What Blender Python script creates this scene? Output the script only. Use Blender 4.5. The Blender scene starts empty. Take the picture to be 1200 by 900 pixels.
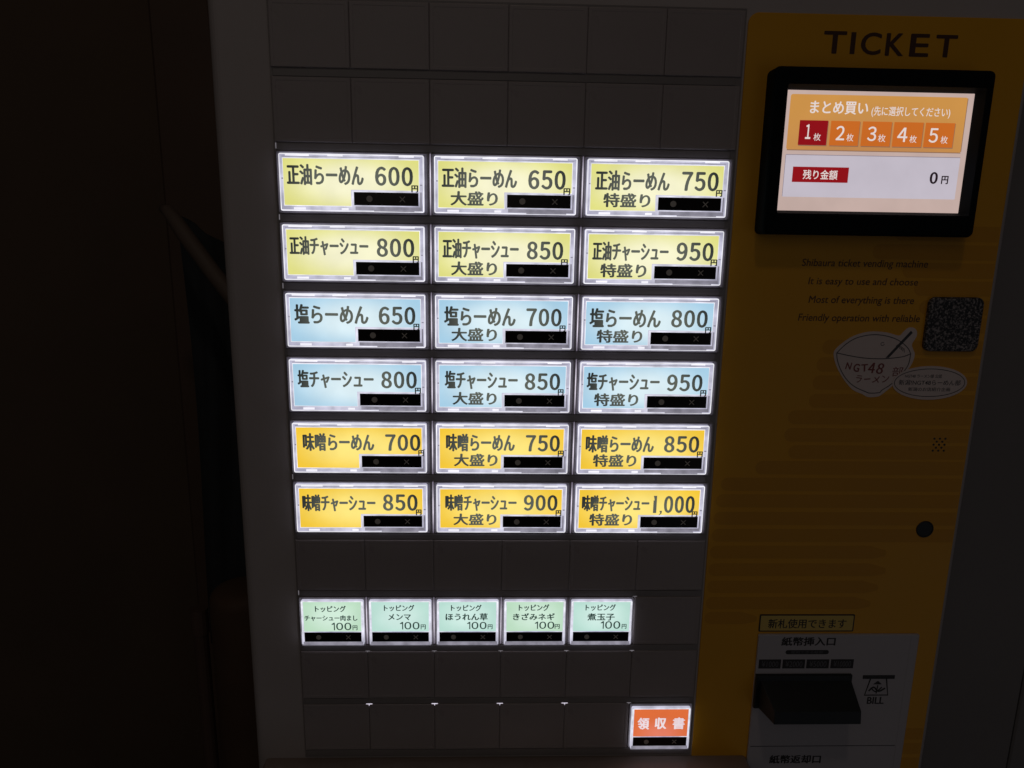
# Ramen restaurant ticket vending machine in a dark entrance, close-up.
import bpy, bmesh, math, random
from mathutils import Vector, Matrix, noise
random.seed(7)
SC = bpy.context.scene
COL = SC.collection

# ------------------------------------------------------------------ space
# The machine's face is measured in millimetres: u to the right, v down,
# d into the machine (negative = towards the viewer).  Origin = centre of the key grid.
H0 = 1.30                                     # height of the key grid's centre above the floor
def W(u, v, d=0.0):
    return Vector((u / 1000.0, d / 1000.0, H0 - v / 1000.0))

# ------------------------------------------------------------------ camera
R = [[0.999485009, -0.015241132, -0.028238735],
     [0.009008381, 0.977885871, -0.208945140],
     [0.030798821, 0.208583150, 0.977519566]]
def D(r):                                     # a direction (u, v, d) in world axes
    return Vector((r[0], r[2], -r[1]))
cam_data = bpy.data.cameras.new('camera')
cam = bpy.data.objects.new('camera', cam_data)
COL.objects.link(cam)
xa, ya, za = D(R[0]), -D(R[1]), -D(R[2])
m = Matrix((xa, ya, za)).transposed().to_4x4()
m.translation = W(-7.085, -94.378, -351.27)
cam.matrix_world = m
cam_data.sensor_width = 36.0
cam_data.lens = 840.0 / 1200.0 * 36.0
cam_data.clip_start = 0.01
cam_data.clip_end = 50.0
SC.camera = cam

# ------------------------------------------------------------------ world, lamps, exposure
wd = bpy.data.worlds.new('World'); SC.world = wd; wd.use_nodes = True
wd.node_tree.nodes['Background'].inputs[0].default_value = (1.0, 0.88, 0.84, 1)
wd.node_tree.nodes['Background'].inputs[1].default_value = 0.0045
def lamp(name, loc, target, size, power, color, sy=None):
    l = bpy.data.lights.new(name, 'AREA'); l.energy = power; l.color = color
    l.shape = 'RECTANGLE'; l.size = size; l.size_y = sy or size
    o = bpy.data.objects.new(name, l); COL.objects.link(o); o.location = loc
    o.rotation_euler = (Vector(target) - Vector(loc)).to_track_quat('-Z', 'Y').to_euler()
    return o
lamp('ceiling_lamp_light', (0.02, -0.62, 2.45), (0.02, 0, 1.3), 0.07, 0.34, (1.0, 0.80, 0.66))
lamp('soft_fill_light', (-0.5, -1.9, 2.1), (0.0, 0, 1.25), 1.6, 0.95, (1.0, 0.88, 0.79))  # added wide fill lamp for dim overall ambience
lamp('cool_fill_light', (1.0, -1.4, 0.75), (0.2, 0, 1.12), 0.8, 0.40, (0.88, 0.88, 1.0), 1.2)  # added fill lamp, cools the lower part from the right
SC.view_settings.view_transform = 'Standard'
SC.view_settings.look = 'None'
SC.view_settings.exposure = 0.0
SC.view_settings.gamma = 1.0
SC.view_settings.use_curve_mapping = False
SC.cycles.max_bounces = 6

# ------------------------------------------------------------------ materials
def lin(c):
    return tuple([((x / 255) / 12.92 if x / 255 <= 0.04045 else ((x / 255 + 0.055) / 1.055) ** 2.4) for x in c] + [1.0])

def nodes(name):
    mt = bpy.data.materials.new(name); mt.use_nodes = True
    return mt, mt.node_tree.nodes, mt.node_tree.links, mt.node_tree.nodes['Principled BSDF']

def surf(name, col, rough=0.5, scale=60.0, vary=0.12, bump=0.05, bscale=900.0, spec=0.5, metal=0.0, coat=0.0):
    """plain material with colour mottling and fine surface relief"""
    mt, N, L, P = nodes(name)
    tc = N.new('ShaderNodeTexCoord')
    n1 = N.new('ShaderNodeTexNoise'); n1.inputs['Scale'].default_value = scale; n1.inputs['Detail'].default_value = 5
    L.new(tc.outputs['Object'], n1.inputs['Vector'])
    mix = N.new('ShaderNodeMix'); mix.data_type = 'RGBA'
    c = col if len(col) == 4 else tuple(col) + (1,)
    mix.inputs['A'].default_value = tuple(x * (1 - vary) for x in c[:3]) + (1,)
    mix.inputs['B'].default_value = tuple(min(1, x * (1 + vary)) for x in c[:3]) + (1,)
    L.new(n1.outputs['Fac'], mix.inputs['Factor'])
    L.new(mix.outputs['Result'], P.inputs['Base Color'])
    n2 = N.new('ShaderNodeTexNoise'); n2.inputs['Scale'].default_value = bscale; n2.inputs['Detail'].default_value = 3
    L.new(tc.outputs['Object'], n2.inputs['Vector'])
    b = N.new('ShaderNodeBump'); b.inputs['Strength'].default_value = bump; b.inputs['Distance'].default_value = 0.0006
    L.new(n2.outputs['Fac'], b.inputs['Height']); L.new(b.outputs['Normal'], P.inputs['Normal'])
    mr = N.new('ShaderNodeMapRange'); mr.inputs['To Min'].default_value = rough * 0.85; mr.inputs['To Max'].default_value = min(1, rough * 1.2)
    L.new(n1.outputs['Fac'], mr.inputs['Value']); L.new(mr.outputs['Result'], P.inputs['Roughness'])
    P.inputs['Specular IOR Level'].default_value = spec; P.inputs['Metallic'].default_value = metal
    P.inputs['Coat Weight'].default_value = coat
    return mt

def lit(name, edge, mid, sx, sz, nscale=70.0, namp=0.05, strength=1.0, rough=0.25, lo=0.25, hi=1.25, off=(0, 0)):
    """something that glows: brightest over its lamp, duller towards the rim"""
    mt, N, L, P = nodes(name)
    tc = N.new('ShaderNodeTexCoord')
    mp = N.new('ShaderNodeMapping'); mp.vector_type = 'POINT'
    mp.inputs['Scale'].default_value = (1 / sx, 0, 1 / sz)
    mp.inputs['Location'].default_value = (-off[0] / sx, 0, -off[1] / sz)
    L.new(tc.outputs['Object'], mp.inputs['Vector'])
    ln = N.new('ShaderNodeVectorMath'); ln.operation = 'LENGTH'; L.new(mp.outputs['Vector'], ln.inputs[0])
    mr = N.new('ShaderNodeMapRange'); mr.interpolation_type = 'SMOOTHSTEP'
    mr.inputs['From Min'].default_value = lo; mr.inputs['From Max'].default_value = hi
    L.new(ln.outputs['Value'], mr.inputs['Value'])
    mix = N.new('ShaderNodeMix'); mix.data_type = 'RGBA'
    mix.inputs['A'].default_value = lin(mid); mix.inputs['B'].default_value = lin(edge)
    L.new(mr.outputs['Result'], mix.inputs['Factor'])
    oi = N.new('ShaderNodeObjectInfo')
    ad = N.new('ShaderNodeVectorMath'); ad.operation = 'ADD'
    L.new(tc.outputs['Object'], ad.inputs[0]); L.new(oi.outputs['Location'], ad.inputs[1])
    nz = N.new('ShaderNodeTexNoise'); nz.inputs['Scale'].default_value = nscale; nz.inputs['Detail'].default_value = 3
    L.new(ad.outputs['Vector'], nz.inputs['Vector'])
    m2 = N.new('ShaderNodeMapRange'); m2.inputs['From Min'].default_value = 0.3; m2.inputs['From Max'].default_value = 0.7
    m2.inputs['To Min'].default_value = strength * (1 - namp); m2.inputs['To Max'].default_value = strength * (1 + namp)
    L.new(nz.outputs['Fac'], m2.inputs['Value'])
    L.new(mix.outputs['Result'], P.inputs['Emission Color']); L.new(m2.outputs['Result'], P.inputs['Emission Strength'])
    P.inputs['Base Color'].default_value = (0.02, 0.02, 0.02, 1)
    P.inputs['Roughness'].default_value = rough
    return mt

M = {}
M['body'] = surf('cream_painted_steel', (0.465, 0.423, 0.415), 0.5, 25, 0.06, 0.10, 700)
M['cap'] = surf('dark_grey_plastic', (0.362, 0.322, 0.322), 0.28, 40, 0.08, 0.12, 1400, spec=0.4)
M['housing'] = surf('black_housing_plastic', (0.30, 0.28, 0.29), 0.40, 60, 0.1, 0.08, 1200)
M['divider'] = surf('divider_rail_plastic', (0.25, 0.232, 0.23), 0.32, 60, 0.1, 0.05, 900)
M['black'] = surf('black_gloss_plastic', (0.012, 0.014, 0.016), 0.32, 30, 0.2, 0.04, 900)
M['matte'] = surf('display_frame_plastic', (0.006, 0.009, 0.011), 0.75, 30, 0.2, 0.06, 900, spec=0.10)
M['hood'] = surf('bill_slot_black_plastic', (0.010, 0.014, 0.016), 0.5, 30, 0.2, 0.05, 900)
M['bar'] = surf('indicator_window', (0.010, 0.008, 0.008), 0.22, 30, 0.2, 0.02, 600)
M['mark'] = surf('indicator_print', (0.62, 0.60, 0.56), 0.5, 60, 0.1, 0.02)
M['white_panel'] = surf('pale_grey_panel', (0.50, 0.48, 0.51), 0.5, 30, 0.08, 0.06, 800)
M['print'] = surf('dark_print', (0.02, 0.016, 0.014), 0.5, 60, 0.1, 0.0)
M['brownprint'] = surf('brown_print', (0.075, 0.028, 0.016), 0.5, 60, 0.1, 0.0)
M['redprint'] = surf('red_handwriting', (0.24, 0.05, 0.045), 0.5, 60, 0.1, 0.0)
M['greyprint'] = surf('grey_print', (0.05, 0.05, 0.055), 0.5, 60, 0.1, 0.0)
M['paleprint'] = surf('pale_print', (0.14, 0.14, 0.15), 0.5, 60, 0.1, 0.0)
M['sticker'] = surf('sticker_paper', (0.76, 0.65, 0.62), 0.5, 50, 0.06, 0.05)
M['shelf'] = surf('shelf_plastic', (0.27, 0.215, 0.185), 0.40, 18, 0.15, 0.08, 700)
M['plate'] = surf('shelf_label_plate', (0.62, 0.47, 0.40), 0.4, 30, 0.08, 0.03)
M['wall'] = surf('dark_brown_wall', (0.13, 0.09, 0.06), 0.8, 8, 0.25, 0.3, 60)
M['board'] = surf('brown_board', (0.12, 0.075, 0.05), 0.6, 12, 0.3, 0.2, 80)
M['wallr'] = surf('grey_plaster_wall', (0.205, 0.195, 0.195), 0.85, 5, 0.22, 0.5, 120)
M['floor'] = surf('dark_floor_tiles', (0.10, 0.09, 0.08), 0.5, 6, 0.2, 0.2, 60)
M['hose'] = surf('pale_hose_rubber', (0.16, 0.12, 0.095), 0.6, 40, 0.12, 0.1, 300)
M['cloth'] = surf('dark_blue_cloth', (0.034, 0.040, 0.046), 0.9, 40, 0.3, 0.4, 600)
M['wood'] = surf('brown_wood', (0.11, 0.065, 0.04), 0.7, 20, 0.35, 0.2, 200)
M['pole'] = surf('dull_brown_metal', (0.13, 0.085, 0.065), 0.45, 30, 0.2, 0.1, 300)
M['stripe'] = surf('orange_print', (0.69, 0.315, 0.006), 0.5, 30, 0.08, 0.03, 500)

# yellow sheet
M['notice'] = surf('pale_yellow_label', (0.72, 0.52, 0.12), 0.5, 18, 0.05, 0.04, 900)
M['yellow'] = surf('yellow_printed_sheet', (0.80, 0.385, 0.006), 0.48, 18, 0.07, 0.06, 900)

# speckled pad
mt, N, L, P = nodes('speckled_rubber')
tc = N.new('ShaderNodeTexCoord'); vz = N.new('ShaderNodeTexNoise'); vz.inputs['Scale'].default_value = 1100; vz.inputs['Detail'].default_value = 6
L.new(tc.outputs['Object'], vz.inputs['Vector'])
cr = N.new('ShaderNodeValToRGB'); cr.color_ramp.elements[0].position = 0.48; cr.color_ramp.elements[0].color = (0.02, 0.022, 0.026, 1)
cr.color_ramp.elements[1].position = 0.66; cr.color_ramp.elements[1].color = (0.36, 0.33, 0.33, 1)
L.new(vz.outputs['Fac'], cr.inputs['Fac']); L.new(cr.outputs['Color'], P.inputs['Base Color'])
b = N.new('ShaderNodeBump'); b.inputs['Strength'].default_value = 0.6; b.inputs['Distance'].default_value = 0.0006
L.new(vz.outputs['Fac'], b.inputs['Height']); L.new(b.outputs['Normal'], P.inputs['Normal']); P.inputs['Roughness'].default_value = 0.5
M['speckle'] = mt

WX, WZ = 0.032, 0.0125
M['lab_y'] = lit('backlit_yellow_card', (224, 222, 132), (248, 245, 208), WX, WZ)
M['lab_b'] = lit('backlit_blue_card', (166, 206, 230), (220, 239, 246), WX, WZ)
M['lab_o'] = lit('backlit_amber_card', (244, 200, 58), (255, 231, 128), WX, WZ)
M['lab_g'] = lit('backlit_mint_card', (184, 222, 210), (206, 234, 226), 0.015, 0.010, off=(0, 0.004))
M['lab_gg'] = lit('backlit_green_card', (188, 222, 194), (208, 234, 216), 0.015, 0.010, off=(0, 0.004))
M['lab_r'] = lit('backlit_orange_card', (220, 108, 58), (230, 126, 100), 0.015, 0.010, off=(0, -0.003), lo=0.0)
M['ink'] = lit('backlit_ink', (30, 35, 37), (94, 98, 90), 0.031, 0.016, lo=0.45, hi=1.15, namp=0.05)
M['ink_d'] = lit('backlit_ink_dark', (44, 46, 40), (52, 54, 48), 0.031, 0.016, namp=0.05)
M['ink_s'] = lit('backlit_ink_small', (30, 48, 46), (44, 66, 60), 0.015, 0.012, namp=0.05)
M['ink_w'] = lit('backlit_white_letter', (226, 206, 214), (240, 224, 228), 0.015, 0.010, namp=0.05)
M['rim'] = lit('clear_rim_lit', (206, 204, 226), (250, 249, 255), WX, WZ, nscale=110, namp=0.22, lo=1.35, hi=0.2, strength=0.98)
M['chan'] = lit('clear_channel_lit', (172, 170, 192), (222, 221, 236), WX, WZ, nscale=150, namp=0.26, lo=0.3, hi=1.6, strength=1.0)
M['clip'] = lit('clear_clip_lit', (246, 244, 255), (255, 255, 255), WX, WZ, namp=0.1, strength=1.0)
M['dimclear'] = lit('clear_plastic_dim', (128, 125, 138), (156, 153, 166), 0.03, 0.014, nscale=200, namp=0.3)
M['rim_s'] = lit('small_rim_lit', (182, 180, 210), (240, 242, 248), 0.017, 0.013, nscale=300, namp=0.22, lo=1.4, hi=0.4, strength=1.0)
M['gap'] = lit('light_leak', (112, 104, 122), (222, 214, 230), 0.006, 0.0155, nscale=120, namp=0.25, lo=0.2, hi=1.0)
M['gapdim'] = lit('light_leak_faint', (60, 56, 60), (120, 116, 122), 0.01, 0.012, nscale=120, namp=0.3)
# screen
def flat(name, c, amp=0.02):
    return lit(name, c, c, 0.1, 0.1, nscale=60, namp=amp, strength=0.87)
M['s_bg'] = flat('screen_cream', (205, 180, 172), 0.05)
M['s_or'] = lit('screen_orange_panel', (212, 152, 78), (198, 140, 84), 0.05, 0.02, namp=0.03, strength=0.9)
M['s_wh'] = flat('screen_white_box', (204, 196, 208), 0.04)
M['s_bt'] = flat('screen_orange_button', (212, 112, 40))
M['s_rd'] = flat('screen_red', (150, 18, 26))
M['s_rd2'] = flat('screen_dark_red', (112, 10, 18))
M['s_tx'] = flat('screen_white_text', (240, 226, 222))
M['s_bk'] = flat('screen_black_text', (34, 20, 28))
M['s_ln'] = flat('screen_shadow_line', (150, 112, 88))
M['s_g'] = flat('screen_grey_line', (150, 138, 150))

# ------------------------------------------------------------------ geometry helpers (local millimetres u, v, d)
def vtx(bm, p):
    return bm.verts.new((p[0] / 1000.0, p[2] / 1000.0, -p[1] / 1000.0))

def quad(bm, a, b, c, e, mi=0):
    try:
        f = bm.faces.new((a, b, c, e)); f.material_index = mi
    except ValueError:
        pass

def rrect(u0, v0, u1, v1, r=0.0, n=4):
    if r <= 0:
        return [(u0, v0), (u1, v0), (u1, v1), (u0, v1)]
    pts = []
    for cx, cy, a0 in ((u0 + r, v0 + r, 180), (u1 - r, v0 + r, 270), (u1 - r, v1 - r, 0), (u0 + r, v1 - r, 90)):
        for k in range(n + 1):
            a = math.radians(a0 + 90.0 * k / n)
            pts.append((cx + r * math.cos(a), cy + r * math.sin(a)))
    return pts

def loft(bm, loops, cap_first=False, cap_last=False, mats=None):
    """loops = [(points, depth), ...]"""
    rows = [[vtx(bm, (p[0], p[1], d)) for p in pts] for pts, d in loops]
    for k in range(len(rows) - 1):
        a, b_ = rows[k], rows[k + 1]
        for i in range(len(a)):
            j = (i + 1) % len(a)
            quad(bm, a[i], a[j], b_[j], b_[i], mats[k] if mats else 0)
    if cap_first:
        bm.faces.new(rows[0])
    if cap_last:
        f = bm.faces.new(rows[-1]); f.material_index = mats[-1] if mats else 0

def slab(bm, pts, front, back, mi=0):
    n0 = len(bm.faces)
    loft(bm, [(pts, back), (pts, front)], True, True)
    for f in list(bm.faces)[n0:]:
        f.material_index = mi

def box(bm, u0, v0, u1, v1, front, back, ch=0.0, mi=0):
    n0 = len(bm.faces)
    if ch:
        loft(bm, [(rrect(u0, v0, u1, v1), back), (rrect(u0, v0, u1, v1), front + ch), (rrect(u0 + ch, v0 + ch, u1 - ch, v1 - ch), front)], True, True)
    else:
        loft(bm, [(rrect(u0, v0, u1, v1), back), (rrect(u0, v0, u1, v1), front)], True, True)
    for f in list(bm.faces)[n0:]:
        f.material_index = mi

def disc(bm, u, v, r, front, back, n=20):
    slab(bm, [(u + r * math.cos(2 * math.pi * k / n), v + r * math.sin(2 * math.pi * k / n)) for k in range(n)], front, back)

def ribbon(bm, pts, w, d, thick=0.02):
    """a drawn line as a thin flat strip"""
    n = len(pts)
    Ls, Rs = [], []
    for i, p in enumerate(pts):
        a = pts[max(0, i - 1)]; b_ = pts[min(n - 1, i + 1)]
        dx, dy = b_[0] - a[0], b_[1] - a[1]
        l = math.hypot(dx, dy) or 1
        ox, oy = -dy / l * w / 2, dx / l * w / 2
        Ls.append((p[0] + ox, p[1] + oy)); Rs.append((p[0] - ox, p[1] - oy))
    slab(bm, Ls + Rs[::-1], d, d + thick)

def smooth_pts(pts, closed=False, n=5):
    out = []
    m_ = len(pts)
    rng = range(m_ if closed else m_ - 1)
    for i in rng:
        g = (lambda k: pts[k % m_]) if closed else (lambda k: pts[min(max(k, 0), m_ - 1)])
        p0, p1, p2, p3 = g(i - 1), g(i), g(i + 1), g(i + 2)
        for k in range(n):
            t = k / n
            out.append(tuple(0.5 * ((2 * p1[q]) + (-p0[q] + p2[q]) * t + (2 * p0[q] - 5 * p1[q] + 4 * p2[q] - p3[q]) * t * t + (-p0[q] + 3 * p1[q] - 3 * p2[q] + p3[q]) * t ** 3) for q in (0, 1)))
    if not closed:
        out.append(pts[-1])
    return out

_text = {}
def glyphs(s, bold):
    key = (s, bold)
    if key not in _text:
        cu = bpy.data.curves.new('lettering_source', 'FONT')
        cu.body = s; cu.offset = bold; cu.resolution_u = 4; cu.dimensions = '2D'; cu.fill_mode = 'FRONT'
        o = bpy.data.objects.new('lettering_source', cu); COL.objects.link(o)
        me = bpy.data.meshes.new_from_object(o.evaluated_get(bpy.context.evaluated_depsgraph_get()))
        vs = [(v.co.x, v.co.y) for v in me.vertices]; fs = [tuple(p.vertices) for p in me.polygons]
        bpy.data.objects.remove(o); bpy.data.curves.remove(cu); bpy.data.meshes.remove(me)
        _text[key] = (vs, fs)
    return _text[key]

def text(bm, s, bb, d, bold=0.0, shear=0.0, rot=0.0, mi=0):
    """writing fitted into the box bb; bold writing is struck three times, a hair apart"""
    u0, v0, u1, v1 = bb
    if s.replace(',', '').isdigit() and len(s) > 1:      # figures: full-width forms, set one by one
        wd = [{'1': .58, ',': .34}.get(ch, 1.0) for ch in s]
        gap = .17; tot = sum(wd) + gap * (len(s) - 1); k = (u1 - u0) / tot; x = u0
        for ch, w in zip(s, wd):
            hh = v1 - v0
            if ch == ',':
                poly(bm, [(x + .2, v1 - .13 * hh), (x + .2 + .15 * hh, v1 - .13 * hh), (x + .2 + .13 * hh, v1 + .02 * hh), (x + .1, v1 + .14 * hh), (x, v1 + .11 * hh), (x + .2 + .06 * hh, v1)], d, mi)
            elif ch == '1':
                xr = x + w * k; sw = (.085 + 2.2 * bold) * hh
                if wd[1] == .34:
                    xr -= .06 * hh
                poly(bm, [(xr - sw, v0), (xr, v0), (xr, v1), (xr - sw, v1), (xr - sw, v0 + .24 * hh), (x + .1 * hh, v0 + .30 * hh), (x + .1 * hh, v0 + .20 * hh)], d, mi)
            else:
                strike(bm, chr(0xFF10 + int(ch)), (x, v0, x + w * k, v1), d, bold, shear, rot, mi)
            x += (w + gap) * k
        return
    if s.isdigit():
        s = chr(0xFF10 + int(s))
    strike(bm, s, bb, d, bold, shear, rot, mi)

def poly(bm, pts, d, mi=0):
    f = bm.faces.new([vtx(bm, (p[0], p[1], d)) for p in pts]); f.material_index = mi

def strike(bm, s, bb, d, bold=0.0, shear=0.0, rot=0.0, mi=0):
    if bold > 0:
        w = bold * (bb[3] - bb[1]) * .9
        for k, (du, dv) in enumerate(((-w, 0), (w, 0), (0, -w * .55), (0, w * .55))):
            u0, v0, u1, v1 = bb
            text1(bm, s, (u0 + w + du, v0 + w * .55 + dv, u1 - w + du, v1 - w * .55 + dv), d - .003 * k, 0 if shear else min(bold * .3, .004), shear, rot, mi)
    else:
        text1(bm, s, bb, d, 0, shear, rot, mi)

def text1(bm, s, bb, d, bold=0.0, shear=0.0, rot=0.0, mi=0):
    """writing fitted into the box bb = (u0, v0, u1, v1) at depth d"""
    vs, fs = glyphs(s, bold)
    if not vs:
        return
    if shear:
        vs = [(x + shear * y, y) for x, y in vs]
    x0 = min(p[0] for p in vs); x1 = max(p[0] for p in vs); y0 = min(p[1] for p in vs); y1 = max(p[1] for p in vs)
    u0, v0, u1, v1 = bb; cu, cv = (u0 + u1) / 2, (v0 + v1) / 2
    new = []
    for x, y in vs:
        u = u0 + (x - x0) / (x1 - x0 + 1e-9) * (u1 - u0); v = v1 - (y - y0) / (y1 - y0 + 1e-9) * (v1 - v0)
        if rot:
            a = math.radians(rot); du, dv = u - cu, v - cv
            u, v = cu + du * math.cos(a) - dv * math.sin(a), cv + du * math.sin(a) + dv * math.cos(a)
        new.append(vtx(bm, (u, v, d)))
    for f in fs:
        try:
            q = bm.faces.new([new[k] for k in f]); q.material_index = mi
        except ValueError:
            pass

def mesh(name, bm, mats, smooth=False, weld=True):
    if weld:
        bmesh.ops.remove_doubles(bm, verts=bm.verts, dist=1e-7)
        bmesh.ops.recalc_face_normals(bm, faces=bm.faces)
    me = bpy.data.meshes.new(name); bm.to_mesh(me); bm.free()
    for m_ in (mats if isinstance(mats, (list, tuple)) else [mats]):
        me.materials.append(m_)
    if smooth:
        for p in me.polygons:
            p.use_smooth = True
    return me

ORG = {}                                      # where each object's origin stands, in (u, v, d)
def put(name, me, parent=None, at=(0, 0, 0), label=None):
    o = bpy.data.objects.new(name, me); COL.objects.link(o)
    ORG[o] = at
    if parent is None:
        o.location = W(*at)
    else:
        o.parent = parent
        o.location = W(*at) - W(*ORG[parent])
    if label:
        o['label'] = label
    return o

def part(name, build, mat, parent, at=(0, 0, 0), label=None, smooth=False, weld=True):
    """one mesh built in face coordinates (absolute), with its origin at `at`"""
    bm = bmesh.new(); build(bm)
    bmesh.ops.translate(bm, verts=bm.verts, vec=-(W(*at) - W(0, 0, 0)))
    return put(name, mesh(name, bm, mat, smooth, weld), parent, at, label)

def prints(name, items, mat, parent, d, at=(0, 0, 0), label=None):
    """flat lettering: items = [(string, bbox, bold, shear, rot)]"""
    def bld(bm):
        for it in items:
            s, bb = it[0], it[1]
            text(bm, s, bb, d, *(it[2:]))
    return part(name, bld, mat, parent, at, label, weld=False)

def thing(name, label, cat, at, group=None):
    o = bpy.data.objects.new(name, None); COL.objects.link(o); o.empty_display_size = 0.05
    o.location = W(*at); ORG[o] = at
    o['label'] = label; o['category'] = cat
    if group:
        o['group'] = group
    return o

def structure(name, build, mat):
    o = part(name, build, mat, None); o['kind'] = 'structure'; return o

FLOOR = 1300.0
# ------------------------------------------------------------------ the setting
structure('floor', lambda bm: box(bm, -1800, FLOOR, 1800, FLOOR + 60, -1800, 560), M['floor'])
structure('wall', lambda bm: box(bm, -1800, -1100, 1800, FLOOR, 420, 500), M['wall'])
def right_wall(bm):
    box(bm, 262, -1100, 345.6, FLOOR, 60, 420, 1.0)
    box(bm, 346.6, -1100, 1200, FLOOR, 60, 420, 1.0)
structure('wall_right', right_wall, M['wallr'])

# ------------------------------------------------------------------ the machine
VM = thing('ticket_machine', 'cream meal ticket vending machine with lit ramen buttons, yellow side panel and small screen', 'ticket machine', (55, FLOOR, 150))
U0, U1, V0, V1 = -108.7, 108.9, -195.4, 195.6

part('cabinet', lambda bm: box(bm, -134, -330, 244.5, FLOOR - 0.5, 9.2, 400), M['body'], VM)

def front_frame(bm):
    def o(i): return rrect(-136.2 + i, -332 + i, 246.6 - i, FLOOR - 1 - i)
    inn = rrect(U0, V0, U1, V1)
    loops = [(o(0), 9.0)]
    for k in range(7):
        a = math.radians(90 * k / 6)
        loops.append((o(5 * (1 - math.cos(a))), 6.5 - 5 * math.sin(a)))
    loops += [(inn, 1.5), (rrect(U0 + .3, V0 + .3, U1 - .3, V1 - .3), 1.8), (rrect(U0 + .3, V0 + .3, U1 - .3, V1 - .3), 9.0)]
    loft(bm, loops)
part('front_frame', front_frame, M['body'], VM)

PITCH = 32.3635
def cellv(r): return (r - 6) * PITCH
CH = 28.45                                    # height of a key

# blank keys ------------------------------------------------------------
def blank_mesh():
    bm = bmesh.new()
    w, h, r = 17.93, CH / 2, 0.4
    loops = [(rrect(-w, -h, w, h, r, 3), 8)]
    for k in range(4):
        a = math.radians(90 * k / 3); i = 0.45 * (1 - math.cos(a))
        loops.append((rrect(-w + i, -h + i, w - i, h - i, max(.1, r - i * .5), 3), 0.45 - 0.45 * math.sin(a)))
    loops.append((rrect(-w + 1.6, -h + 1.6, w - 1.6, h - 1.6, .5, 3), 0.0))
    loops.append((rrect(-w + 1.9, -h + 1.9, w - 1.9, h - 1.9, .5, 3), 0.08))
    loft(bm, loops, False, True)
    return mesh('blank_key', bm, M['cap'])
BLANK = blank_mesh()
def blank(c, r):
    o = put('blank_key', BLANK, VM, (-108 + 36 * c + 18, cellv(r) + CH / 2, random.uniform(-.06, .10)))
    o.rotation_euler = (math.radians(random.uniform(-.5, .5)), 0, math.radians(random.uniform(-.5, .5)))
for r in (0, 1, 8, 10):
    for c in range(6):
        blank(c, r)
blank(5, 9)
for c in range(5):
    blank(c, 11)

part('key_backplate', lambda bm: box(bm, -108.4, -195.1, 108.5, 195.3, .75, 9.1), M['divider'], VM, (0, 0, 1))
# rails between the rows ---------------------------------------------------
for r in range(0, 12):
    v0 = cellv(r) + CH + .12
    part('row_rail', lambda bm: box(bm, -107.2, v0 + .3, 105.8, v0 + 3.6, .35, .8, .2), M['divider'], VM, (0, v0, 2.6))
# glowing strips for light leaking at the ends of the rails
for r in (1, 2, 3, 6, 8):
    v0 = cellv(r) + CH
    part('glow_strip', lambda bm: box(bm, -107.6, v0 + .5, -107.42, v0 + 3.0, .25, .9), M['gapdim'], VM, (-107.6, v0 + 1.9, 1.4))

# lit keys --------------------------------------------------------------
def bezel_mesh(w, h):                          # local: cell top left = 0,0
    bm = bmesh.new()
    a, b_ = 0.30, w - 0.30
    x0, x1, y0, y1 = 1.55, w - 2.45 if w > 50 else w - 1.35, 0.95, h - .75
    loft(bm, [(rrect(a, 0, b_, h, .8, 3), 8), (rrect(a, 0, b_, h, .8, 3), .4), (rrect(a + .12, .12, b_ - .12, h - .12, .7, 3), .12),
              (rrect(a + .4, .4, b_ - .4, h - .4, .6, 3), 0),
              (rrect(x0 - .9, y0 - .5, x1 + 1.0, y1 + .45, .6, 3), 0), (rrect(x0, y0, x1, y1, .5, 3), .6), (rrect(x0, y0, x1, y1, .5, 3), 6)], False, True)
    return mesh('key_housing', bm, M['housing'])
BEZ_W, BEZ_S = bezel_mesh(72, CH), bezel_mesh(36, CH)

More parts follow.
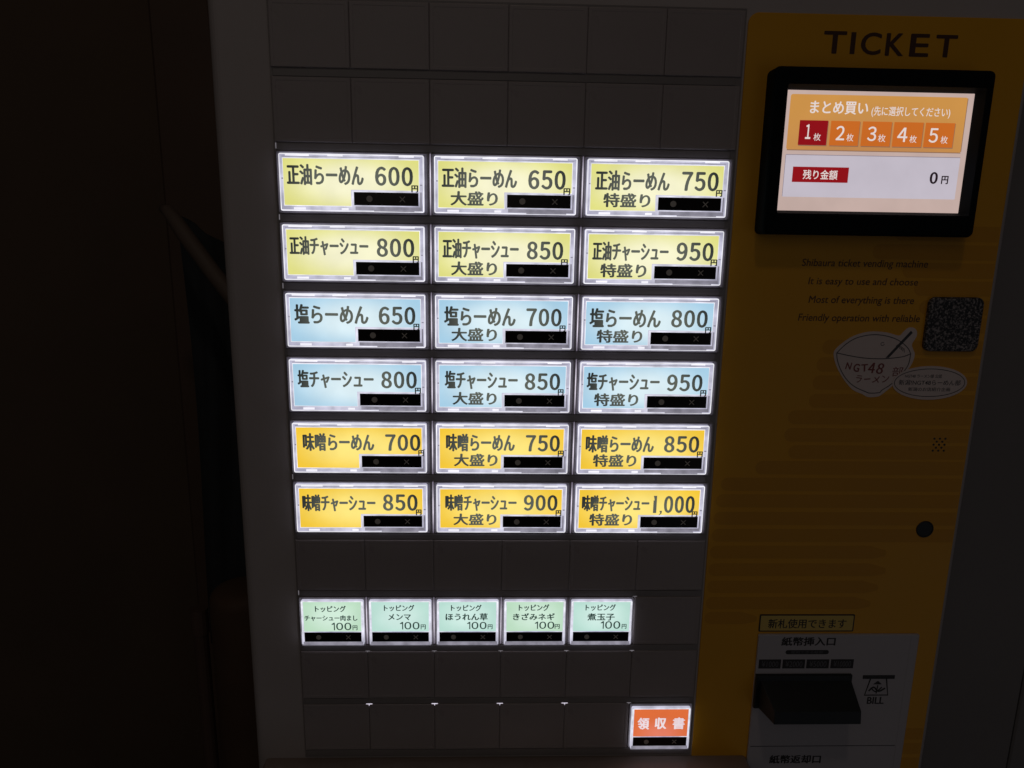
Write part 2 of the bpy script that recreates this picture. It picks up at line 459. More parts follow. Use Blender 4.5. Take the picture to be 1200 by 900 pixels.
# wide clear cap: local origin at its centre. Extents +-33.7 x +-13.05
CW, CHH = 33.7, 13.1
LAB = [(-31.7, -10.7), (31.2, -10.7), (31.2, 3.0), (-.6, 3.0), (-.6, 10.4), (-31.7, 10.4)]
def grow(p, g):
    cx = [(-1, -1), (1, -1), (1, 1), (1, 1), (1, 1), (-1, 1)]
    return [(q[0] + s[0] * g, q[1] + s[1] * g) for q, s in zip(p, cx)]
def cap_mesh():
    bm = bmesh.new()
    def rr(i, r=.9): return rrect(-CW + i, -CHH + i, CW - i, CHH - i, max(.12, r - i), 3)
    loft(bm, [(rr(0), 4), (rr(0), -1.0), (rr(.12), -1.35), (rr(.3), -1.5), (rr(.58), -1.5), (rr(.7), -1.1)], False, True, [1, 1, 0, 0, 1, 1])
    slab(bm, grow(LAB, .3), -1.24, -1.0, 0)    # bright lip round the card
    # thin moulded lines in the channel and bright clips
    box(bm, -CW + 1.5, -CHH + 1.35, CW - 1.6, -CHH + 1.6, -1.22, -1.0, mi=3)
    box(bm, -30.5, -CHH + .55, -19.6, -CHH + 1.25, -1.58, -1.2, mi=2)
    box(bm, -11.0, -CHH + .60, -4.0, -CHH + 1.2, -1.57, -1.2, mi=2)
    box(bm, 22.0, -CHH + .62, 29.0, -CHH + 1.15, -1.57, -1.2, mi=2)
    box(bm, -27.5, 11.35, -22.0, 12.3, -1.4, -1.0, mi=2)
    box(bm, -5.2, 11.35, -2.0, 12.3, -1.4, -1.0, mi=2)
    box(bm, -CW + 1.05, -2.0, -CW + 1.75, -1.4, -1.3, -1.0, mi=3)
    box(bm, CW - 1.9, .2, CW - .9, .7, -1.55, -1.0, mi=3)
    # clear plastic painted dimmer right of and below the window, which blocks backlight
    box(bm, 1.3, 10.55, CW - 1.2, 12.2, -1.22, -1.0, mi=3)
    box(bm, 31.75, 3.7, CW - 1.2, 10.5, -1.23, -1.0, mi=3)
    box(bm, 10.0, 12.25, 29.0, 12.75, -1.55, -1.0, mi=3)
    return mesh('clear_cap', bm, [M['rim'], M['chan'], M['clip'], M['dimclear']])
CAP = cap_mesh()
def label_mesh(name, mat):
    bm = bmesh.new(); slab(bm, LAB, -1.38, -1.15); return mesh(name, bm, mat)
LABS = {k: label_mesh('menu_card', M['lab_' + k]) for k in 'ybo'}
bm = bmesh.new(); box(bm, .75, 4.0, 30.95, 10.0, -1.62, -1.1, .12); BAR = mesh('indicator_window', bm, M['bar'])
def marks_mesh(x0, x1, y, r, d):
    bm = bmesh.new(); disc(bm, x0, y, r, d, d + .06)
    for sg in (-1, 1):
        a = r * .85
        ribbon(bm, [(x1 - a, y - a * sg), (x1 + a, y + a * sg)], .42, d - .01 * sg, .05)
    return mesh('indicator_marks', bm, M['mark'])
MARKS = marks_mesh(8.0, 23.4, 7.0, 1.45, -1.68)

SHO, SIO, MISO, CHA, RA = '正油', '塩', '味噌', 'チャーシュー', 'らーめん'
T = [  # row, column, words, price, kind, card, bboxes of name, price, yen, size
 (2,0,SHO+RA,'600','y',(-102.7,-123.5,-66.9,-113.9),(-61.7,-122.9,-44.0,-114.2),(-44.7,-114.6,-41.7,-111.5),None),
 (3,0,SHO+CHA,'800','y',(-103.0,-90.6,-65.6,-81.6),(-61.7,-90.1,-43.8,-81.3),(-44.5,-81.8,-41.8,-78.8),None),
 (2,1,SHO+RA,'650','y',(-30.6,-123.2,4.9,-113.8),(10.1,-122.6,27.8,-113.8),(27.0,-114.5,30.0,-111.5),(-26.6,-112.5,-4.1,-105.8)),
 (3,1,SHO+CHA,'850','y',(-30.4,-90.5,6.2,-81.0),(10.1,-89.7,27.6,-81.1),(26.8,-81.4,29.9,-78.5),(-26.4,-79.8,-4.1,-73.1)),
 (2,2,SHO+RA,'750','y',(41.8,-123.2,77.3,-113.8),(82.9,-123.1,100.6,-114.3),(99.8,-114.9,102.7,-111.9),(45.9,-112.8,68.5,-106.2)),
 (3,2,SHO+CHA,'950','y',(41.7,-90.2,78.7,-81.0),(82.5,-90.3,100.6,-81.5),(99.6,-82.3,102.7,-79.3),(45.8,-79.8,68.4,-73.1)),
 (4,0,SIO+RA,'650','b',(-102.3,-58.4,-66.4,-48.8),(-61.5,-57.6,-43.7,-48.8),(-44.6,-49.3,-41.9,-46.5),None),
 (5,0,SIO+CHA,'800','b',(-102.2,-26.0,-64.7,-16.7),(-61.0,-25.6,-43.4,-16.9),(-44.3,-17.3,-41.5,-14.3),None),
 (4,1,SIO+RA,'700','b',(-29.8,-58.3,5.3,-48.6),(10.4,-57.6,27.8,-48.8),(27.0,-49.3,29.8,-46.5),(-26.3,-47.7,-3.8,-41.0)),
 (5,1,SIO+CHA,'850','b',(-29.6,-26.3,6.8,-16.8),(10.3,-25.3,28.0,-16.7),(27.1,-17.2,29.8,-14.2),(-25.8,-15.5,-3.6,-8.8)),
 (4,2,SIO+RA,'800','b',(41.5,-58.2,76.9,-48.7),(82.0,-57.7,100.1,-49.0),(99.3,-49.3,102.1,-46.5),(45.3,-47.6,68.1,-41.0)),
 (5,2,SIO+CHA,'950','b',(41.3,-26.0,78.1,-16.6),(81.8,-25.4,99.8,-16.7),(99.1,-17.4,102.0,-14.3),(45.3,-15.4,67.8,-8.7)),
 (6,0,MISO+RA,'700','o',(-101.1,6.3,-65.2,15.8),(-59.7,6.8,-42.0,15.5),(-43.0,15.1,-40.2,18.0),None),
 (7,0,MISO+CHA,'850','o',(-102.8,38.9,-65.4,48.3),(-61.6,38.8,-43.8,47.8),(-44.6,47.1,-41.9,50.2),None),
 (6,1,MISO+RA,'750','o',(-29.1,6.1,5.9,15.6),(11.4,6.7,28.8,15.4),(28.0,14.9,30.9,18.0),(-25.2,16.7,-2.8,23.5)),
 (7,1,MISO+CHA,'900','o',(-29.6,38.6,7.3,47.8),(11.0,38.8,28.5,47.5),(27.8,47.2,30.6,50.3),(-25.5,49.1,-3.0,55.6)),
 (6,2,MISO+RA,'850','o',(42.0,6.4,77.1,15.8),(82.3,6.7,100.4,15.5),(99.7,14.9,102.5,18.0),(46.0,16.6,68.5,23.4)),
 (7,2,MISO+CHA,'1,000','o',(41.2,38.7,76.5,47.8),(78.1,39.0,100.3,48.5),(99.2,47.6,102.0,50.6),(45.3,48.9,67.9,55.7)),
]
CN = {'y': 'yellow', 'b': 'pale blue', 'o': 'amber'}
for r, c, nm, pr, kind, b1, b2, b3, b4 in T:
    cu, cv = -108 + 72 * c, cellv(r)
    ctr = (cu + 1.8 + CW, cv + 1.15 + CHH, 0)
    hz = put('menu_button', BEZ_W, VM, (cu, cv, 0), 'lit %s button reading %s%s %s円' % (CN[kind], nm, ('', '大盛り', '特盛り')[c], pr))
    cp = put('clear_cap', CAP, hz, (ctr[0], ctr[1], random.uniform(-.08, .08)))
    lb = put('menu_card', LABS[kind], hz, ctr)
    put('indicator_window', BAR, hz, ctr)
    put('indicator_marks', MARKS, hz, ctr)
    items = [(nm, b1, .036), (pr, b2, .044)]
    if b4:
        items.append((('', '大盛り', '特盛り')[c], b4, .044))
    prints('lettering', items, M['ink'], hz, -1.42, ctr)
    b3 = (b3[0] - .15, b3[1] - .1, b3[2] + .1, b3[3] + .1)
    prints('lettering', [('円', b3, .06)], M['ink_d'], hz, -1.42, ctr)

# topping keys ------------------------------------------------------------
SW, SH = 16.45, 12.95
def scap_mesh():
    bm = bmesh.new()
    def rr(i, r=.8): return rrect(-SW + i, -SH + i, SW - i, SH - i, max(.12, r - i), 3)
    loft(bm, [(rr(0), 4), (rr(0), -1.0), (rr(.12), -1.35), (rr(.3), -1.5), (rr(.5), -1.5), (rr(.6), -1.15)], False, True, [1, 1, 0, 0, 1, 1])
    box(bm, -15.6, 4.6, 15.6, 5.25, -1.42, -1.1, mi=0)
    box(bm, -15.9, 10.95, 15.9, 12.3, -1.25, -1.0, mi=2)  # dimmer strips below the window, shade put into the glow
    box(bm, -16.35, 12.2, 16.35, 12.9, -1.55, -1.2, mi=2)
    for s in (-1, 1):
        box(bm, s * 16.2 - .3, 5.0, s * 16.2 + .3, 12.2, -1.54, -1.2, mi=1)
        box(bm, s * 15.8 - .35, -12.3, s * 15.8 + .35, -2, -1.3, -1.0, mi=0)
        box(bm, s * 15.8 - .3, -1.6, s * 15.8 + .3, 4.2, -1.28, -1.0, mi=0)
    return mesh('clear_cap', bm, [M['rim_s'], M['chan'], M['dimclear']])
SCAP = scap_mesh()
bm = bmesh.new(); box(bm, -15.15, 5.3, 15.15, 10.8, -1.6, -1.1, .12); SBAR = mesh('indicator_window', bm, M['bar'])
SMARKS = marks_mesh(-7.6, 8.2, 8.1, 1.35, -1.66)
def slabel(mat):
    bm = bmesh.new(); box(bm, -15.2, -12.55, 15.2, 4.75, -1.45, -1.15); return mesh('menu_card', bm, mat)
SL = {'g': slabel(M['lab_g']), 'gg': slabel(M['lab_gg']), 'r': slabel(M['lab_r'])}
TOP = [('gg', 'チャーシュー肉まし', (-98.8,101.4,-82.5,105.1), (-104.6,106.9,-76.5,110.3), (-90.8,111.3,-79.9,115.7), (-79.3,112.9,-76.7,115.7)),
       ('g', 'メンマ', (-62.4,100.9,-46.2,104.6), (-60.3,106.2,-48.1,109.9), (-54.5,110.9,-43.6,115.3), (-43.0,112.4,-40.3,115.3)),
       ('g', 'ほうれん草', (-26.8,100.8,-10.4,104.6), (-29.7,105.8,-7.1,110.1), (-18.6,110.9,-7.7,115.2), (-7.1,112.4,-4.5,115.2)),
       ('gg', 'きざみネギ', (9.4,100.6,25.8,104.5), (6.4,105.8,28.9,110.0), (17.8,110.8,28.8,115.1), (29.0,112.3,31.7,115.1)),
       ('g', '煮玉子', (45.3,100.6,61.6,104.4), (46.4,105.9,61.3,110.2), (53.4,110.6,64.5,115.1), (65.3,112.3,67.9,115.1))]
for c, (k, nm, b1, b2, b3, b4) in enumerate(TOP):
    cu, cv = -108 + 36 * c, cellv(9)
    hz = put('menu_button', BEZ_S, VM, (cu, cv, 0), 'small lit green button reading トッピング %s 100円' % nm)
    ctr = (cu + 1.7 + SW, cv + 1.7 + SH, 0)
    put('clear_cap', SCAP, hz, ctr); put('menu_card', SL[k], hz, ctr)
    put('indicator_window', SBAR, hz, ctr); put('indicator_marks', SMARKS, hz, ctr)
    prints('lettering', [('トッピング', b1, .032), (nm, b2, .036), ('100', b3, .022), ('円', b4, .03)], M['ink_s'], hz, -1.5, ctr)
cu, cv = -108 + 180, cellv(11)
hz = put('menu_button', BEZ_S, VM, (cu, cv, 0), 'small lit orange button reading 領収書')
ctr = (cu + 1.7 + SW, cv + 2.3 + SH, 0)
put('clear_cap', SCAP, hz, ctr); put('menu_card', SL['r'], hz, ctr)
put('indicator_window', SBAR, hz, ctr); put('indicator_marks', SMARKS, hz, ctr)
prints('lettering', [('領', (77.0,169.8,83.7,177.4), .04), ('収', (86.7,169.8,93.4,177.2), .04), ('書', (96.8,169.8,103.7,177.3), .04)], M['ink_w'], hz, -1.5, ctr)

# glowing strips for light leaking between housings -------------------------------------------
bm = bmesh.new(); box(bm, -.22, -14.0, .22, 14.0, .2, 5); GAP = mesh('glow_strip', bm, M['gap'])
for r in range(2, 8):
    for c in (2, 4):
        put('glow_strip', GAP, VM, (-108 + 36 * c, cellv(r) + CH / 2, 0))
bm = bmesh.new(); box(bm, -.2, -13.6, .2, 13.6, .2, 5); GAPS = mesh('glow_strip', bm, M['gap'])
bm = bmesh.new(); box(bm, -.10, -13.6, .10, 13.6, .5, 5); GAPF = mesh('glow_strip', bm, M['gapdim'])
for c in (1, 2, 3, 4, 5):
    put('glow_strip', GAPS if c in (1, 2, 3) else GAPF, VM, (-108 + 36 * c, cellv(9) + CH / 2, 0))
bm = bmesh.new(); slab(bm, [(-1.7, -.08), (-.6, -.16), (.6, -.16), (1.7, -.08), (.6, .02), (.12, .2), (.09, 1.0), (-.09, 1.0), (-.12, .2), (-.6, .02)], .15, 3); GL = mesh('glow_strip', bm, M['gap'])  # glints on the key top edges, drawn as glowing slivers
bm = bmesh.new(); slab(bm, [(-1.2, -.08), (-.4, -.14), (.4, -.14), (1.2, -.08), (.4, .03), (.1, .12), (.08, .7), (-.08, .7), (-.1, .12), (-.4, .03)], .3, 3); GD = mesh('glow_strip', bm, M['gapdim'])
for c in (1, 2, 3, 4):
    put('glow_strip', GL, VM, (-108 + 36 * c, cellv(11) - .05, 0))
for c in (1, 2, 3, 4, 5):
    put('glow_strip', GD, VM, (-108 + 36 * c, cellv(10) - .05, 0))
put('glow_strip', GD, VM, (72, cellv(11) - .05, 0)); put('glow_strip', GD, VM, (72, cellv(9) - .05, 0))

# ------------------------------------------------------------------ yellow side panel
def yellow(bm):
    o = rrect(109.7, -193.9, 242.6, FLOOR - 20, 5.0, 6)
    i = rrect(109.95, -193.65, 242.35, FLOOR - 20.25, 4.8, 6)
    loft(bm, [(o, 2.4), (o, 1.2), (i, 1.0)], False, True)
YP = part('side_panel', yellow, M['yellow'], VM, (176, 0, 1))
def stripes():
    def band(bm, a, b_, v, h=6.9, front=.93):
        r = h / 2
        pts = [(a + r - r * math.cos(t), v + h / 2 + r * math.sin(t)) for t in (math.radians(q) for q in (80, 55, 30, 0, -30, -55, -80))]
        if b_ < 240:
            pts += [(b_ - r * 2.5, v), (b_ - .6, v + h * .35), (b_, v + h * .6), (b_ - .6, v + h * .8), (b_ - r * 2, v + h)]
        else:
            pts += [(b_, v), (b_, v + h)]
        slab(bm, pts, front, .98)
    R_ = 242.0
    rows = [(-101.0, 190, R_), (-92.0, 180, R_), (-83.2, 196, R_), (-74.4, 203, R_), (-65, 207, R_), (-56, 212, R_), (-44.5, 160, R_), (-35.5, 158, R_), (-26.2, 157, R_), (-16.6, 156, R_), (-7.8, 146, R_),
            (1.6, 145, R_), (10.8, 148, R_), (19.4, 131.5, R_), (28.6, 114, R_), (37.8, 112, R_), (47.6, 111.5, R_), (57.2, 111.2, R_),
            (66.8, 111, 207), (77.0, 111, 208), (87.0, 111, 205), (96.6, 111, 202), (105.5, 111, 140), (178, 231, R_), (187.6, 231, R_), (197.2, 231, R_), (206.8, 231, R_), (-186, 226, R_), (-177, 230, R_)]
    for v, a, b_ in rows:
        if a > 224: continue
        part('printed_band', lambda bm: band(bm, a, b_, v + 1.0, 7.4), M['stripe'], YP, ((a + b_) / 2, v, 1))
    for v in (178, 187.6, 197.2, 206.8):
        part('printed_band', lambda bm: slab(bm, rrect(231.6, v + 1.5, R_, v + 8.8), .93, .98), M['stripe'], YP, (236, v, 1))
stripes()
prints('heading', [('T', (145.3,-186.7,156.0,-177.0), .03), ('I', (158.0,-186.4,160.3,-177.0), .0), ('C', (162.9,-186.5,172.5,-176.8), .03), ('K', (174.6,-186.4,183.3,-176.6), .03),
                   ('E', (186.0,-186.4,195.1,-176.5), .03), ('T', (198.0,-186.2,208.2,-176.5), .03)], M['brownprint'], YP, .9)
prints('slogan', [('Shibaura ticket vending machine', (145.4,-83.4,208.4,-78.7), .006, .12), ('It is easy to use and choose', (149.5,-74.4,204.6,-69.9), .006, .12),
                  ('Most of everything is there', (150.6,-65.4,203.8,-60.7), .006, .12), ('Friendly operation with reliable', (146.2,-56.4,208.0,-51.7), .006, .12)], M['brownprint'], YP, .88)
def pad(bm):
    def q(i): return rrect(210.8 + i, -65.6 + i, 238.6 - i, -38.4 - i, 3.6, 5)
    loft(bm, [(q(0), 1.0), (q(0), -.6), (q(.4), -1.1), (q(1.0), -1.3)], False, True)
part('speckled_pad', pad, M['speckle'], YP, (224, -52, 0), 'dark speckled square pad stuck beside the English slogan')
def holes(bm):
    for j in range(5):
        for i in range(3 if j % 2 == 0 else 2):
            disc(bm, 224.2 + i * 2.9 + (1.45 if j % 2 else 0), 7.8 + j * 1.62, .58, .84, 1.2, 10)
part('speaker_holes', holes, M['print'], YP)
def lock(bm):
    n = 28
    c = lambda r: [(226 + r * math.cos(2 * math.pi * k / n), 58.1 + r * math.sin(2 * math.pi * k / n)) for k in range(n)]
    loft(bm, [(c(4.7), 1.1), (c(4.7), .7), (c(4.45), .5), (c(4.1), .55), (c(3.9), .9)], False, True)
part('key_lock', lock, M['hood'], YP, (226, 58, 1))

# stickers
OUT = [(166.1,-36.1),(167.0,-38.9),(170.2,-42.1),(175.4,-45.6),(183.1,-47.8),(192.0,-47.5),(198.3,-45.9),(200.3,-47.8),(202.8,-50.0),(205.6,-49.9),(207.3,-48.1),(207.3,-45.3),(205.6,-41.7),(206.6,-38.9),(207.7,-36.6),(207.2,-32.5),(204.9,-28.0),(200.1,-21.9),(195.7,-17.6),(192.8,-15.1),(190.8,-14.3),(186.4,-14.1),(183.3,-15.6),(177.8,-18.0),(172.3,-23.8),(168.0,-30.5)]
ST = part('bowl_sticker', lambda bm: slab(bm, smooth_pts(OUT, True, 3), .78, 1.0), M['sticker'], YP, (186, -30, 1), 'white bowl shaped sticker with chopsticks and handwriting')
def bowl_lines(bm):
    rim = smooth_pts([(167.6,-36.8),(171.9,-41.4),(177.1,-44.6),(184.2,-46.2),(191.4,-45.8),(198.1,-43.7),(203.3,-40.1),(205.6,-36.8)])
    ribbon(bm, rim, .42, .74)
    ribbon(bm, smooth_pts([(205.6,-36.8),(201.6,-35.2),(193.6,-34.2),(185.6,-34.1),(177.5,-34.9),(167.6,-36.8)]), .42, .735)
    ribbon(bm, smooth_pts([(167.6,-36.8),(168.4,-32.9),(171.1,-27.3),(174.9,-22.5),(179.3,-19.2),(184.8,-16.9),(187.0,-16.2),(191.8,-16.5),(193.3,-17.9),(197.7,-21.1),(202.0,-26.0),(205.0,-30.9),(205.6,-36.8)]), .42, .73)
    slab(bm, [(192.9,-34.6),(194.6,-34.6),(205.2,-47.4),(204.2,-48.5)], .72, .76)
    ribbon(bm, [(190.5 + .9 * math.cos(t * .7), -41.6 + .8 * math.sin(t * .7)) for t in range(9)], .3, .74)
    for k in range(5):
        ribbon(bm, smooth_pts([(197.5 + k * .9, -40.5 + k * .55), (198.6 + k * .8, -41.4 + k * .5), (199.0 + k * .8, -39.8 + k * .6)]), .25, .742)
part('drawn_lines', bowl_lines, M['greyprint'], ST)
prints('handwriting', [('N', (172.9,-32.0,176.0,-28.4), .03, .1, 6), ('G', (177.0,-31.4,180.2,-27.2), .03, .0, 8), ('T', (181.0,-31.2,184.4,-27.4), .03, .0, -4), ('4', (184.6,-32.0,188.2,-26.6), .04, .1, 2), ('8', (189.0,-31.8,192.6,-26.2), .04, .1, 8), ('ラ', (179.0,-25.4,182.0,-21.6), .01, 0, 6), ('ー', (183.2,-23.8,186.4,-23.2), .01, 0, -6), ('メ', (187.6,-25.2,191.2,-21.4), .01, 0, 10), ('ン', (192.4,-25.6,196.2,-22.0), .01, 0, -8), ('部', (197.3,-30.0,202.9,-25.0), .0)], M['redprint'], ST, .70)
def ellipse(cu_, cv_, a, b_, n=40): return [(cu_ + a * math.cos(2 * math.pi * k / n), cv_ + b_ * math.sin(2 * math.pi * k / n)) for k in range(n)]
OV = part('oval_sticker', lambda bm: slab(bm, ellipse(217.4, -21.8, 19.4, 8.8), .60, .95), M['sticker'], YP, (217, -22, 1), 'white oval sticker overlapping the bowl sticker')
part('drawn_lines', lambda bm: ribbon(bm, ellipse(217.3, -21.9, 18.3, 7.2) + [(217.3 + 18.3, -21.9)], .35, .55), M['greyprint'], OV)
prints('handwriting', [('NGT48 ラーメン部 公認', (204.1,-26.3,223.2,-24.4), .008), ('新潟!NGT48らーめん部', (201.3,-23.4,233.4,-20.6), .008), ('新潟のお店紹介企画', (206.6,-19.5,228.4,-17.5), .006)], M['greyprint'], OV, .54)

# bill slot ----------------------------------------------------------------
NB = part('new_bill_notice', lambda bm: slab(bm, rrect(141.3, 108.0, 194.0, 118.3, .6, 2), .70, .95), M['print'], YP)
part('notice_face', lambda bm: slab(bm, rrect(142.0, 108.7, 193.3, 117.6, .4, 2), .62, .70), M['notice'], NB)
prints('lettering', [('新札使用できます', (146.2,110.6,189.6,116.3), .016)], M['print'], NB, .58)
def bill_panel(bm):
    o = rrect(141.4, 119.6, 231.0, FLOOR - 60, .8, 2); i = rrect(141.8, 120.0, 230.6, FLOOR - 60.4, .6, 2)
    loft(bm, [(o, 1.0), (o, -.1), (i, -.4)], False, True)
    loft(bm, [(rrect(226.4, 120.6, 226.8, 400), -.39), (rrect(226.4, 120.6, 226.8, 400), -.5)], False, True)
BP = part('bill_panel', bill_panel, M['white_panel'], YP and VM, (186, 160, 0))
def seam(bm):
    box(bm, 142.5, 189.3, 226.0, 189.7, -.46, -.38)
part('seam', seam, M['greyprint'], BP)
for wd_ in (('紙幣挿入口', (154.1,120.9,184.3,126.3), .04), ('BILL', (206.2,158.2,215.9,162.6), .04), ('紙幣返却口', (154.1,195.3,184.0,200.9), .04)):
    prints('lettering', [wd_], M['print'], BP, -.46)
part('notice_bar', lambda bm: slab(bm, rrect(157.0, 128.9, 181.2, 131.4, 1.2, 4), -.5, -.4), M['print'], BP)
prints('lettering', [('使用できる紙幣', (160, 129.3, 178, 131.0), .0)], M['paleprint'], BP, -.53)
for k, (a, b_, s) in enumerate(((142.7,155.0,'¥1000'), (156.0,168.5,'¥2000'), (169.4,182.0,'¥5000'), (183.0,195.8,'¥10000'))):
    part('denomination_tag', lambda bm: slab(bm, rrect(a, 134.6, b_, 140.1), -.52, -.4), M['print'], BP)
    prints('lettering', [(s, (a + 1.6, 135.6, b_ - 1.4, 139.1), .0)], M['paleprint'], BP, -.55)
def icon(bm):
    box(bm, 202.1, 144.5, 220.2, 146.8, -.5, -.4)
    ribbon(bm, [(206.6, 146.6), (204.4, 157.0), (217.6, 157.0), (215.6, 146.6)], .8, -.52, .1)
    slab(bm, [(208.6, 150.2), (211.0, 148.0), (213.4, 150.2)], -.54, -.42)
    ribbon(bm, smooth_pts([(206.4, 154.4), (209.0, 152.0), (212.0, 154.6), (215.6, 152.6)]), .9, -.55, .1)
    ribbon(bm, smooth_pts([(207.4, 152.4), (210.5, 154.8), (213.6, 152.0)]), .7, -.56, .1)
    ribbon(bm, [(211.2, 150.8), (210.8, 156.0)], .6, -.57, .1)
part('bill_symbol', icon, M['print'], BP)
def hood(bm):
    A = [(141.6, 143.6, -2.4), (195.2, 143.6, -2.4), (195.2, 163.8, -2.4), (141.6, 163.8, -2.4)]
    box(bm, 141.5, 143.4, 195.3, 163.9, -2.4, .6, .4)
    # projecting snout: top slopes out and down, flat front lip, undercut below
    P_ = [(144.0, 146.5, -2.3), (194.8, 146.5, -2.3), (195.0, 163.4, -2.3), (144.0, 163.4, -2.3)]
    Q_ = [(147.2, 155.6, -16.4), (194.3, 155.6, -16.4), (194.6, 162.9, -17.0), (147.2, 162.9, -17.0)]
    a = [vtx(bm, p) for p in P_]; b_ = [vtx(bm, p) for p in Q_]
    for i in range(4):
        quad(bm, a[i], a[(i + 1) % 4], b_[(i + 1) % 4], b_[i])
    bm.faces.new(b_)
hd = part('bill_slot', hood, M['hood'], BP, (168, 153, 0))
bv = hd.modifiers.new('soft_edges', 'BEVEL'); bv.width = 0.0009; bv.segments = 3; bv.limit_method = 'ANGLE'
for p in hd.data.polygons: p.use_smooth = False

# display ----------------------------------------------------------------
def monitor(bm):
    def o(i, r=2.6): return rrect(120.5 + i, -169.3 + i, 222.6 - i, -94.7 - i, max(.4, r - i * .6), 4)
    loft(bm, [(o(0), 1.0), (o(0), -7.6), (o(.35), -8.5), (o(1.1), -9.0), (o(1.9), -8.9), (o(2.1), -9.05), (rrect(126.4, -162.3, 219.6, -104.0, .8, 4), -9.0),
              (rrect(127.0, -161.7, 219.0, -104.6, .8, 4), -8.7), (rrect(128.9, -160.3, 217.5, -105.9, .3, 4), -3.4), (rrect(129.1, -160.1, 217.3, -106.1, .2, 4), -2.6)])
MO = part('display', monitor, M['matte'], VM, (171, -132, 0))
def scr(name, build, mat): return part(name, build, mat, MO, (173, -133, -3))
scr('screen', lambda bm: slab(bm, rrect(128.9, -160.3, 217.5, -105.9), -2.9, -1), M['s_bg'])
scr('screen_area', lambda bm: slab(bm, rrect(130.9, -158.4, 214.6, -133.8, 1.0, 3), -2.94, -2.9), M['s_or'])
scr('screen_area', lambda bm: slab(bm, rrect(131.0, -131.6, 214.7, -112.4, .4, 3), -2.94, -2.9), M['s_wh'])
def lines(bm):
    ribbon(bm, [(131.2, -133.7), (214.4, -133.7)], .4, -2.96, .02); ribbon(bm, [(214.5, -158.0), (214.5, -134.2)], .3, -2.96, .02)
scr('screen_line', lines, M['s_ln'])
def lines2(bm):
    ribbon(bm, [(131.0, -131.6), (214.7, -131.6)], .3, -2.96, .02); ribbon(bm, [(131.0, -131.4), (131.0, -112.6)], .25, -2.96, .02)
scr('screen_line', lines2, M['s_g'])
BT = [(136.2, 149.6), (151.0, 164.7), (166.0, 179.9), (181.0, 195.0), (196.0, 210.0)]
for k, (a, b_) in enumerate(BT):
    scr('screen_button', lambda bm: slab(bm, rrect(a + .25, -146.7, b_ + .3, -135.6), -2.95, -2.93), M['s_ln'])
    scr('screen_button', lambda bm: slab(bm, rrect(a, -147.0, b_, -136.0), -2.98, -2.95), M['s_rd'] if k == 0 else M['s_bt'])
dg = [(139.3,-145.2,141.8,-138.7), (153.8,-144.8,157.9,-138.4), (168.8,-144.8,173.0,-138.3), (183.1,-144.6,187.9,-138.2), (198.2,-144.6,202.5,-138.1)]
mg = [(143.3,-141.3,146.7,-138.0), (159.0,-141.4,162.3,-138.0), (174.0,-141.4,177.6,-138.0), (189.1,-141.2,192.5,-137.9), (204.0,-141.2,207.4,-137.8)]
prints('screen_text', [('まとめ買い', (140.4,-155.6,167.8,-149.9), .022), ('(先に選択してください)', (169.5,-153.8,206.9,-149.0), .006)]
       + [(str(k + 1), dg[k], .016) for k in range(5)] + [('枚', mg[k], .004) for k in range(5)], M['s_tx'], MO, -3.02, (173, -133, -3))
scr('screen_tag', lambda bm: slab(bm, rrect(135.0, -126.2, 161.8, -119.2), -2.98, -2.93), M['s_rd'])
prints('screen_text', [('残り金額', (140.0,-124.9,156.6,-120.5), .014)], M['s_tx'], MO, -3.02, (173, -133, -3))
prints('screen_text', [('0', (201.2,-124.9,205.1,-119.4), .055), ('円', (206.9,-123.2,210.3,-119.4), .04)], M['s_bk'], MO, -3.02, (173, -133, -3))

# shelf under the keys ---------------------------------------------------
def shelf(bm):
    # rounded tray lip, seen from above
    n = 8
    def prof(i, vv):
        a = [(-131 + i, 1.4)]
        for k in range(n + 1):
            t = math.radians(90 * k / n); a.append((-131 + i + 9 * (1 - math.cos(t)), -30 + i - 9 * math.sin(t)))
        for k in range(n + 1):
            t = math.radians(90 * k / n); a.append((141 - i - 9 * (1 - math.sin(t)), -30 + i - 9 * math.cos(t)))
        a.append((141 - i, 1.4))
        return [vtx(bm, (p[0], vv, p[1])) for p in a]
    rows = [prof(0, 262), prof(0, 198.6), prof(.5, 197.3), prof(1.6, 196.6), prof(3.0, 196.5)]
    for a, b_ in zip(rows, rows[1:]):
        for i in range(len(a)):
            j = (i + 1) % len(a); quad(bm, a[i], a[j], b_[j], b_[i])
    bm.faces.new(rows[-1]); bm.faces.new(rows[0][::-1])
SHF = part('shelf', shelf, M['shelf'], VM, (5, 200, -10))
part('shelf_plate', lambda bm: box(bm, -10, 195.9, 34, 196.8, -30, -8.5), M['plate'], SHF)

# ------------------------------------------------------------------ things to the left of the machine
def tube(bm, pts, rad, n=12):
    P3 = [Vector(p) for p in pts]; rows = []
    for i, p in enumerate(P3):
        t = (P3[min(i + 1, len(P3) - 1)] - P3[max(i - 1, 0)]).normalized()
        a = t.cross(Vector((0, 0, 1)) if abs(t.z) < .9 else Vector((0, 1, 0))).normalized(); b_ = t.cross(a)
        r = rad[i] if isinstance(rad, (list, tuple)) else rad
        rows.append([vtx(bm, p + a * r * math.cos(2 * math.pi * k / n) + b_ * r * math.sin(2 * math.pi * k / n)) for k in range(n)])
    for a, b_ in zip(rows, rows[1:]):
        for k in range(n):
            quad(bm, a[k], a[(k + 1) % n], b_[(k + 1) % n], b_[k])
    bm.faces.new(rows[0]); bm.faces.new(rows[-1][::-1])

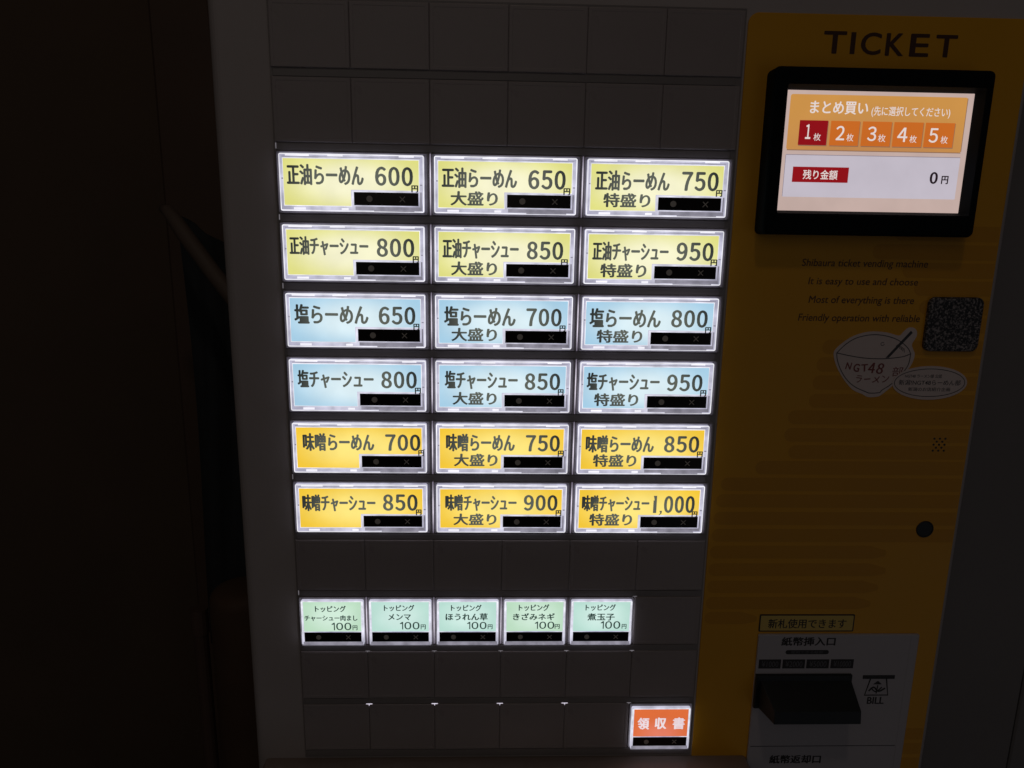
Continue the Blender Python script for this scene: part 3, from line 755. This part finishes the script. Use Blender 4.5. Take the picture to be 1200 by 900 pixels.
def tag(o, label, cat):
    o['label'] = label; o['category'] = cat; return o
tag(part('wall_board', lambda bm: box(bm, -330, -900, -160, FLOOR - 1, 385, 418, 3), M['board'], None, (-250, FLOOR, 400)),
    'dark brown board standing on the back wall left of the machine', 'board')
def cord(bm):
    pts = [(-258 + 9 * math.sin(v / 300.0) + v * .01, v, 372) for v in range(-500, -80, 30)]
    tube(bm, pts, 1.6, 8)
tag(part('cord', cord, M['pole'], None, (-258, -300, 372)), 'thin cord hanging down the brown board left of the machine', 'cord')
def hose(bm):
    pts = [(-276, -108, 262), (-270, -106, 256), (-262, -98, 250), (-252, -86, 244), (-240, -72, 238), (-228, -58, 232), (-214, -42, 226), (-196, -20, 220), (-180, 2, 216)]
    tube(bm, pts, [4, 5, 6, 6.5, 6.5, 6.5, 6.5, 6.5, 6.5], 14)
tag(part('hose', hose, M['hose'], None, (-230, -60, 240), smooth=True), 'pale hose slanting down behind the left edge of the machine', 'hose')
def cloth(bm):
    nx, ny = 16, 22; fr, bk = [], []
    for j in range(ny + 1):
        a, b_ = [], []
        t = j / ny; v = -104 + t * 420
        for i in range(nx + 1):
            s = i / nx
            u = -282 + s * (96 - 8 * t) + 4 * math.sin(t * 5)
            vv = v + s * 62 * (1 - t)
            dd = 300 + 7 * math.sin(s * 19 + t * 2.2) + 4 * math.sin(s * 7 - t * 5)
            a.append(vtx(bm, (u, vv, dd))); b_.append(vtx(bm, (u, vv, dd + 3)))
        fr.append(a); bk.append(b_)
    for g in (fr, bk):
        for j in range(ny):
            for i in range(nx):
                quad(bm, g[j][i], g[j][i + 1], g[j + 1][i + 1], g[j + 1][i])
    for j in range(ny):
        for i in (0, nx):
            quad(bm, fr[j][i], fr[j + 1][i], bk[j + 1][i], bk[j][i])
    for i in range(nx):
        for j in (0, ny):
            quad(bm, fr[j][i], fr[j][i + 1], bk[j][i + 1], bk[j][i])
tag(part('hanging_cloth', cloth, M['cloth'], None, (-235, -60, 300), smooth=True), 'dark blue cloth hanging under the pale hose beside the machine', 'cloth')
def post(bm):
    n = 24; cu_, cd, r = -222, 232, 28; rows = []
    prof = [(r, FLOOR - 1), (r, 224), (r * .96, 219), (r * .86, 215.5), (r * .65, 213), (r * .3, 212)]
    for rr_, v in prof:
        rows.append([vtx(bm, (cu_ + rr_ * math.cos(2 * math.pi * k / n), v, cd + rr_ * math.sin(2 * math.pi * k / n))) for k in range(n)])
    for a, b_ in zip(rows, rows[1:]):
        for k in range(n):
            quad(bm, a[k], a[(k + 1) % n], b_[(k + 1) % n], b_[k])
    bm.faces.new(rows[0]); bm.faces.new(rows[-1][::-1])
tag(part('wooden_post', post, M['wood'], None, (-222, FLOOR, 232), smooth=True), 'short round topped brown wooden post beside the lower left of the machine', 'post')
def pole(bm):
    tube(bm, [(-262, FLOOR - 1, 236), (-263, 700, 237), (-264, 262, 238)], 6.2, 14)
    tube(bm, [(-264, 262, 238), (-264, 238, 238)], 7.4, 14)
tag(part('metal_pole', pole, M['pole'], None, (-262, FLOOR, 236)), 'thin dull brown pole standing left of the wooden post', 'pole')
